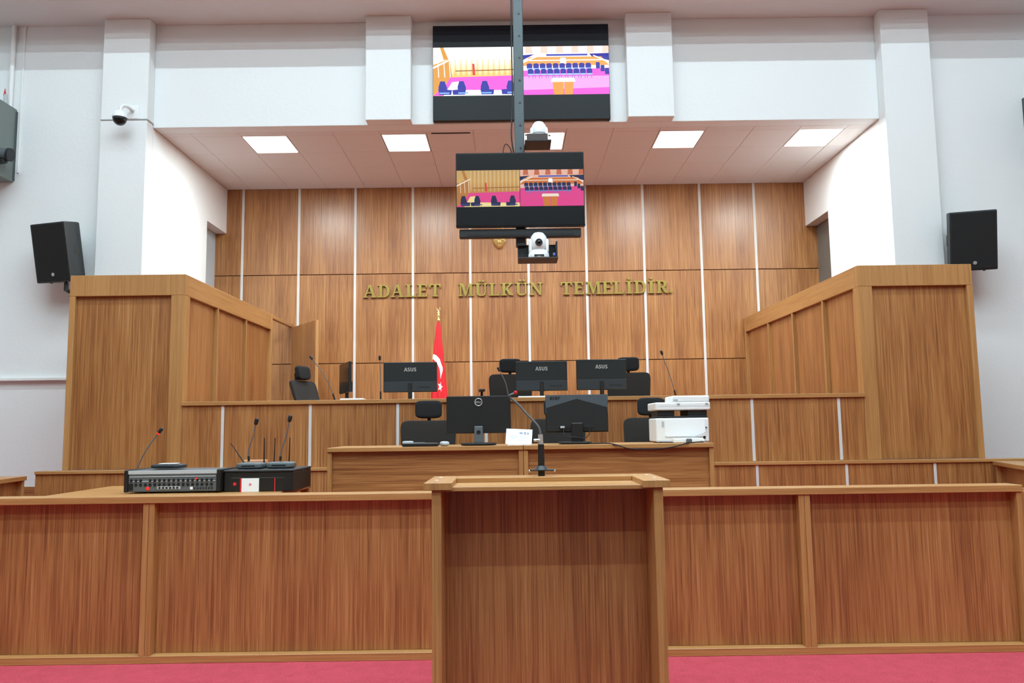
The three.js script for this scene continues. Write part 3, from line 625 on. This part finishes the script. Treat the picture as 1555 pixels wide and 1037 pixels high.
{
  const t = thing('black_equipment_case', 'black computer case with red stripes and a white sheet on its front', 'computer case', [-1.875, 1.05, -6.05]);
  block(t, 'body', M.black, -0.255, 0.255, 0.0, 0.142, -0.53, 0, { c: 0.005 });
  block(t, 'lid', M.charcoal, -0.258, 0.258, 0.142, 0.16, -0.535, 0.005, { c: 0.006 });
  block(t, 'seam', M.greyPlastic, -0.2, 0.19, 0.1, 0.102, 0, 0.001, { c: 0.0003 });
  block(t, 'red_stripe', M.red, -0.135, -0.125, 0.0, 0.098, 0, 0.003, { c: 0.001 });
  block(t, 'red_stripe', M.red, 0.118, 0.124, 0.0, 0.098, 0, 0.003, { c: 0.001 });
  part(t, 'emblem', cyl(0.012, 0.012, 0.003, 18), M.red, [-0.175, 0.058, 0.001], [Math.PI / 2, 0, 0]);
  const sh = block(t, 'white_sheet', M.paper, -0.124, 0.004, 0.0, 0.098, 0, 0.002, { c: 0.0005 });
  part(sh, 'emblem', cyl(0.01, 0.01, 0.002, 18), std(0xe08a90, 0.8), [0, 0.004, 0.001], [Math.PI / 2, 0, 0]);
  const b = thing('wifi_router', 'black router with four thin antennas on the black case', 'router', [-1.93, 1.21, -6.38]);
  part(b, 'body', pillow(0.38, 0.035, 0.1, 0.35), M.black, [0.01, 0.018, 0]);
  for (const [x, lean] of [[-0.165, 0.62], [-0.016, 0.0], [0.062, -0.03], [0.18, -0.02]]) {
    const a = part(b, 'antenna', cyl(0.0035, 0.0055, 0.2, 10), M.black, [x - Math.sin(lean) * 0.1, 0.03 + Math.cos(lean) * 0.1, -0.03], [0, 0, lean]);
    part(a, 'antenna_joint', cyl(0.007, 0.007, 0.03, 10), M.charcoal, [0, -0.09, 0]);
  }
  const c = thing('cardboard_box', 'flat peach coloured box behind the microphones on the black case', 'box', [-2.05, 1.21, -6.53]);
  part(c, 'box', chamferBox(0.17, 0.055, 0.09, 0.003), M.peach, [0, 0.0275, 0]);
}

// ───────── printer, papers and cables on the clerk desk ─────────
{
  const t = thing('printer', 'white multifunction printer seen from behind on the clerk desk', 'printer', [1.435, 1.35, -6.85]);
  block(t, 'body', M.white, -0.222, 0.222, 0.008, 0.205, -0.36, 0, { c: 0.008 });
  block(t, 'rear_door', M.paper, -0.15, 0.19, 0.05, 0.2, 0, 0.006, { c: 0.003 });
  block(t, 'vent', M.paleGrey, -0.175, -0.155, 0.13, 0.18, 0, 0.002, { c: 0.0005 });
  block(t, 'lower_strip', M.paleGrey, -0.22, 0.22, 0.008, 0.02, 0, 0.003, { c: 0.001 });
  block(t, 'recess', M.black, -0.205, 0.215, 0.205, 0.222, -0.33, -0.01, { c: 0.003 });
  block(t, 'support', M.black, -0.205, -0.06, 0.222, 0.272, -0.33, -0.02, { c: 0.004 });
  block(t, 'support', M.black, 0.05, 0.215, 0.222, 0.272, -0.33, -0.02, { c: 0.004 });
  block(t, 'scanner', M.white, -0.222, 0.24, 0.272, 0.338, -0.4, 0.0, { c: 0.008 });
  block(t, 'scanner_seam', M.paleGrey, -0.2, 0.23, 0.305, 0.308, 0, 0.001, { c: 0.0003 });
  block(t, 'document_feeder', M.white, -0.075, 0.238, 0.338, 0.393, -0.36, -0.01, { c: 0.01 });
  block(t, 'feeder_mark', M.paleGrey, -0.07, -0.03, 0.35, 0.365, -0.01, -0.008, { c: 0.0005 });
  for (const x of [-0.03, 0.21]) block(t, 'hinge', M.paleGrey, x - 0.012, x + 0.012, 0.318, 0.334, 0.0, 0.006, { c: 0.002 });
  block(t, 'socket', M.black, 0.19, 0.205, 0.11, 0.13, 0, 0.004, { c: 0.001 }); block(t, 'socket', M.black, 0.17, 0.19, 0.03, 0.055, 0, 0.006, { c: 0.001 });
  for (const x of [-0.18, 0.18]) for (const z of [-0.04, -0.32]) part(t, 'foot', cyl(0.015, 0.015, 0.008, 12), M.black, [x, 0.004, z]);
  part(t, 'cable', tube([[0.197, 0.118, 0.006], [0.19, 0.09, 0.02], [0.15, 0.07, 0.025], [0.09, 0.05, 0.03], [0.05, 0.035, 0.05]], 0.003, 30), M.paleGrey);
  const s = thing('power_strip', 'white power strip with a grey plug in front of the printer', 'power strip', [1.46, 1.35, -6.79], 0.04);
  block(s, 'body', M.white, -0.12, 0.13, 0, 0.035, -0.025, 0.025, { c: 0.006 });
  block(s, 'plug', M.greyPlastic, -0.02, 0.025, 0.004, 0.034, 0.025, 0.05, { c: 0.004 });
  block(s, 'plug', M.white, 0.1, 0.13, -0.0, 0.03, 0.025, 0.05, { c: 0.004 });
  const c = thing('power_cable', 'black cable sagging over the front edge of the clerk desk', 'cable', [1.05, 1.35, -6.58]);
  part(c, 'cable', tube([[0.53, 0.008, -0.16], [0.43, 0.006, -0.06], [0.35, 0.0, 0.006], [0.27, -0.022, 0.004], [0.13, -0.04, 0.004], [-0.11, -0.036, 0.004], [-0.2, -0.008, 0.006], [-0.26, 0.006, -0.02], [-0.42, 0.006, -0.12]], 0.005, 60), M.cable);
}
{
  const cv = document.createElement('canvas'); cv.width = 256; cv.height = 160; const k = cv.getContext('2d');
  k.fillStyle = '#f3f7fb'; k.fillRect(0, 0, 256, 160); k.strokeStyle = '#aab4c4'; k.lineWidth = 2; k.strokeRect(10, 10, 236, 140);
  k.fillStyle = '#9aa6b8'; for (const [x, y, w, h] of [[130, 30, 34, 22], [176, 26, 22, 30], [208, 30, 18, 26], [40, 70, 60, 4], [40, 84, 80, 4], [40, 98, 50, 4], [140, 76, 80, 4], [140, 92, 60, 4], [120, 118, 90, 4]]) k.fillRect(x, y, w, h);
  const tx = new THREE.CanvasTexture(cv); tx.colorSpace = THREE.SRGBColorSpace;
  const t = thing('document_stand', 'small white sheet propped on a stand beside the monitor with a round logo', 'document stand', [0.055, 1.35, -6.68], -0.05);
  const board = part(t, 'board', chamferBox(0.215, 0.135, 0.006, 0.001), M.white, [0, 0.068, -0.03], [-0.42, 0, -0.06]);
  part(board, 'sheet', new THREE.PlaneGeometry(0.21, 0.13), std(0xffffff, 0.7, { map: tx }), [0, 0, 0.0035]);
  part(t, 'foot', chamferBox(0.19, 0.008, 0.12, 0.002), M.white, [0, 0.004, -0.05]);
  const p = thing('telephone', 'flat black telephone with grey handset on the clerk desk edge', 'telephone', [-0.75, 1.35, -6.68]);
  part(p, 'body', pillow(0.3, 0.03, 0.14, 0.35), M.black, [0, 0.015, 0]);
  part(p, 'keypad', chamferBox(0.08, 0.006, 0.07, 0.002), M.greyPlastic, [-0.01, 0.031, 0]);
  part(p, 'handset', pillow(0.09, 0.024, 0.05, 0.5), M.paleGrey, [-0.1, 0.034, 0.02]);
  const m = thing('computer_mouse', 'grey computer mouse beside the telephone on the clerk desk', 'mouse', [-0.555, 1.35, -6.7], 0.4);
  part(m, 'shell', pillow(0.07, 0.04, 0.1, 0.7), M.paleGrey, [0, 0.02, 0]);
  part(m, 'wheel', cyl(0.006, 0.006, 0.006, 12), M.black, [0, 0.038, 0.02], [0, 0, Math.PI / 2]);
  const n = thing('paper_stack', 'thin stack of white paper beside the edge-on monitor', 'paper', [-1.68, 1.79, -8.6]);
  part(n, 'sheets', chamferBox(0.24, 0.03, 0.17, 0.002), M.paper, [0, 0.015, 0]);
  const n2 = thing('paper_stack', 'white paper stack below the bench monitor of the chair with armrest', 'paper', [0.22, 1.79, -8.52]);
  part(n2, 'sheets', chamferBox(0.3, 0.026, 0.2, 0.002), M.paper, [0, 0.013, 0]);
}

// ───────── flag ─────────
{
  const t = thing('flag_on_pole', 'red flag with white crescent and star hanging from a gold-tipped pole', 'flag', [-1.04, 1.0, -11.6]);
  part(t, 'base', lathe([[0, 0], [0.17, 0], [0.17, 0.03], [0.06, 0.06], [0.025, 0.09], [0, 0.09]]), M.gold);
  part(t, 'pole', cyl(0.014, 0.014, 2.0, 14), M.gold, [0, 1.05, 0]);
  const tip = part(t, 'finial', lathe([[0, 0], [0.02, 0], [0.024, 0.03], [0.016, 0.05], [0.016, 0.09], [0.022, 0.1], [0.012, 0.115], [0.02, 0.14], [0.008, 0.16], [0, 0.165]], 20), M.gold, [0, 2.02, 0]);
  part(tip, 'crescent', new THREE.TorusGeometry(0.022, 0.006, 8, 20, Math.PI * 1.5), M.gold, [0, 0.19, 0], [0, 0, Math.PI * 0.75]);
  const cv = document.createElement('canvas'); cv.width = 256; cv.height = 1024; const k = cv.getContext('2d');
  k.fillStyle = '#e0222b'; k.fillRect(0, 0, 256, 1024);
  k.fillStyle = '#ffffff'; k.beginPath(); k.moveTo(40, 396);
  k.bezierCurveTo(130, 410, 190, 500, 196, 580); k.bezierCurveTo(198, 640, 180, 680, 160, 706); k.bezierCurveTo(168, 600, 130, 490, 30, 450); k.closePath(); k.fill();
  k.beginPath(); for (let i = 0; i < 10; i++) { const a = -Math.PI / 2 + 0.3 + i * Math.PI / 5, r = i % 2 ? 22 : 56; k.lineTo(158 + r * 0.8 * Math.cos(a), 800 + r * 1.25 * Math.sin(a)); } k.closePath(); k.fill();
  const tx = new THREE.CanvasTexture(cv); tx.colorSpace = THREE.SRGBColorSpace;
  const nu = 72, nv = 40, pos = [], uv = [], idx = [];
  for (let j = 0; j <= nv; j++) for (let i = 0; i <= nu; i++) {
    const v = j / nv, a = i / nu * Math.PI * 2, top = 2.02, y = top - v * 1.2;
    const rx = 0.022 + 0.095 * v ** 0.85, rz = 0.018 + 0.06 * v, fold = 1 + 0.16 * Math.min(1, v * 3) * Math.sin(a * 7 + 0.6) + 0.06 * Math.sin(a * 3 + v * 3);
    const cx = -0.015 * Math.sin(v * 2.4) + 0.02 * v;
    pos.push(cx + rx * fold * Math.sin(a), y, rz * fold * Math.cos(a));
    uv.push(0.5 + (rx * Math.sin(a)) / 0.234, 1 - v);
  }
  for (let j = 0; j < nv; j++) for (let i = 0; i < nu; i++) { const p = j * (nu + 1) + i, q = p + nu + 1; idx.push(p, q, p + 1, q, q + 1, p + 1); }
  const g = new THREE.BufferGeometry(); g.setAttribute('position', new THREE.Float32BufferAttribute(pos, 3)); g.setAttribute('uv', new THREE.Float32BufferAttribute(uv, 2)); g.setIndex(idx); g.computeVertexNormals();
  part(t, 'cloth', g, new THREE.MeshStandardMaterial({ map: tx, roughness: 0.75, side: THREE.DoubleSide }));
}

// ───────── loudspeakers, wall camera, cabinets ─────────
function loudspeaker(pos, turn, tilt, label) {
  const t = thing('loudspeaker', label, 'loudspeaker', pos, turn, 'loudspeakers on the front wall');
  const k = new THREE.Group(); k.name = 'cabinet'; t.add(k); k.rotation.x = tilt;
  const s = new THREE.Shape();                             // plan: wide front, narrow rounded back
  s.moveTo(-0.235, 0); s.lineTo(0.235, 0); s.lineTo(0.23, -0.14); s.bezierCurveTo(0.22, -0.24, 0.16, -0.3, 0.1, -0.31); s.lineTo(-0.1, -0.31); s.bezierCurveTo(-0.16, -0.3, -0.22, -0.24, -0.23, -0.14); s.closePath();
  const g = new THREE.ExtrudeGeometry(s, { depth: 0.66, bevelEnabled: true, bevelSize: 0.012, bevelThickness: 0.015, bevelSegments: 3, curveSegments: 8 });
  g.rotateX(Math.PI / 2); g.translate(0, 0.33, 0);
  part(k, 'shell', g, M.charcoal);
  part(k, 'grille', new RoundedBoxGeometry(0.455, 0.655, 0.012, 3, 0.005), M.grille, [0, 0, 0.012]);
  part(k, 'badge', cyl(0.02, 0.02, 0.006, 20), M.silver, [0.01, -0.255, 0.02], [Math.PI / 2, 0, 0]);
  for (const q of [-1, 1]) part(k, 'side_handle', chamferBox(0.02, 0.13, 0.09, 0.006), M.black, [q * 0.234, 0.02, -0.13]);
  for (const q of [-0.1, 0.12]) part(k, 'rubber_foot', cyl(0.016, 0.014, 0.012, 12), M.black, [q, -0.35, -0.05]);
  return t;
}
{
  const l = loudspeaker([-5.345, 3.59, -9.28], -0.3, 0.2, 'black loudspeaker with side handle showing above the booth with the open door');
  const r = loudspeaker([5.39, 3.58, -9.24], -0.28, 0.2, 'black loudspeaker seen from the front above the unbroken booth');
  for (const [t, s] of [[l, 1], [r, -1]]) {
    part(t, 'bracket', tube([[s * 0.12, -0.42, -0.12], [s * 0.12, -0.44, -0.16], [s * 0.14, -0.43, -0.3], [s * 0.16, -0.4, -0.42]], 0.022, 20), M.black);
    part(t, 'bracket_post', cyl(0.025, 0.025, 0.1, 14), M.black, [s * 0.12, -0.39, -0.12]);
    part(t, 'cable', tube([[s * 0.17, -0.3, -0.3], [s * 0.24, -0.35, -0.34], [s * 0.2, -0.5, -0.33], [s * 0.17, -0.58, -0.35], [s * 0.2, -0.48, -0.42]], 0.006, 30), M.cable);
  }
}
{
  const t = thing('dome_camera', 'white security camera with black dome on the column', 'camera', [-4.645, 5.13, -9.36]);
  part(t, 'dome', new THREE.SphereGeometry(0.078, 28, 16, 0, Math.PI * 2, Math.PI / 2, Math.PI / 2), M.blackGloss, [0, 0.095, 0]);
  part(t, 'ring', cyl(0.08, 0.08, 0.02, 28), M.black, [0, 0.1, 0]);
  part(t, 'cap', lathe([[0.084, 0], [0.086, 0.02], [0.07, 0.06], [0.04, 0.085], [0.02, 0.09], [0, 0.09]], 28), M.white, [0, 0.108, 0]);
  part(t, 'arm', tube([[0, 0.19, 0], [0.01, 0.25, -0.01], [0.04, 0.28, -0.06], [0.06, 0.28, -0.2]], 0.022, 24), M.white);
  part(t, 'wall_plate', chamferBox(0.14, 0.17, 0.02, 0.006), M.white, [0.06, 0.26, -0.21]);
  const w = thing('cable_duct', 'thin grey cable line crossing the column below the dome camera', 'cable', [-4.705, 5.305, -9.574]);
  part(w, 'duct', chamferBox(0.57, 0.014, 0.012, 0.002), M.paleGrey, [0, 0, 0]);
  part(w, 'side_run', chamferBox(0.012, 0.014, 0.17, 0.002), M.paleGrey, [0.291, 0, -0.085]);
}
{
  const t = thing('wall_cabinet', 'grey metal cabinet high on the front wall beside white pipes', 'cabinet', [-6.42, 4.585, -9.75]);
  block(t, 'body', M.cabinet, -0.3, 0.3, 0, 0.93, 0, 0.85, { c: 0.006 });
  block(t, 'rear_flange', M.darkCabinet, 0.27, 0.312, 0.02, 0.9, 0.0, 0.03, { c: 0.003 });
  part(t, 'conduit', cyl(0.02, 0.02, 0.16, 12), M.paleGrey, [0.22, 1.0, 0.12]);
  part(t, 'red_tip', new THREE.ConeGeometry(0.018, 0.1, 12), M.red, [0.21, 1.12, 0.12]);
  const c = thing('barrel_camera', 'dark grey barrel shaped camera at the foot of the grey cabinet', 'camera', [-6.12, 4.70, -9.4]);
  part(c, 'barrel', cyl(0.075, 0.075, 0.34, 24), M.greyPlastic, [-0.02, 0.14, 0], [0, 0, Math.PI / 2 - 0.15]);
  part(c, 'lens_ring', cyl(0.08, 0.08, 0.03, 24), M.charcoal, [0.155, 0.115, 0], [0, 0, Math.PI / 2 - 0.15]);
  part(c, 'label_plate', chamferBox(0.09, 0.05, 0.004, 0.001), M.paper, [-0.08, 0.15, 0.076]);
  part(c, 'bracket', chamferBox(0.24, 0.03, 0.1, 0.006), M.black, [0.0, 0.02, 0.02], [0, 0, 0.1]);
  part(c, 'bracket_arm', chamferBox(0.03, 0.09, 0.05, 0.006), M.black, [-0.02, 0.05, 0.0]);
  const r = thing('wall_cabinet', 'dark grey metal cabinet high on the front wall above the unbroken booth', 'cabinet', [6.72, 4.585, -9.75]);
  block(r, 'body', M.darkCabinet, -0.3, 0.3, 0, 0.91, 0, 0.85, { c: 0.006 });
  const p = thing('wall_pipe', 'round white pipe running down the front wall to the grey cabinet', 'pipe', [-6.19, 5.52, -9.715]);
  part(p, 'pipe', cyl(0.028, 0.028, 1.08, 16), M.whiteTrim, [0, 0.54, 0]);
  const q = thing('wall_conduit', 'thin white conduit running down the front wall beside the round pipe', 'pipe', [-6.068, 4.7, -9.74]);
  part(q, 'conduit', chamferBox(0.02, 1.9, 0.02, 0.004), M.whiteTrim, [0, 0.95, 0]);
}

renderer.render(scene, camera);
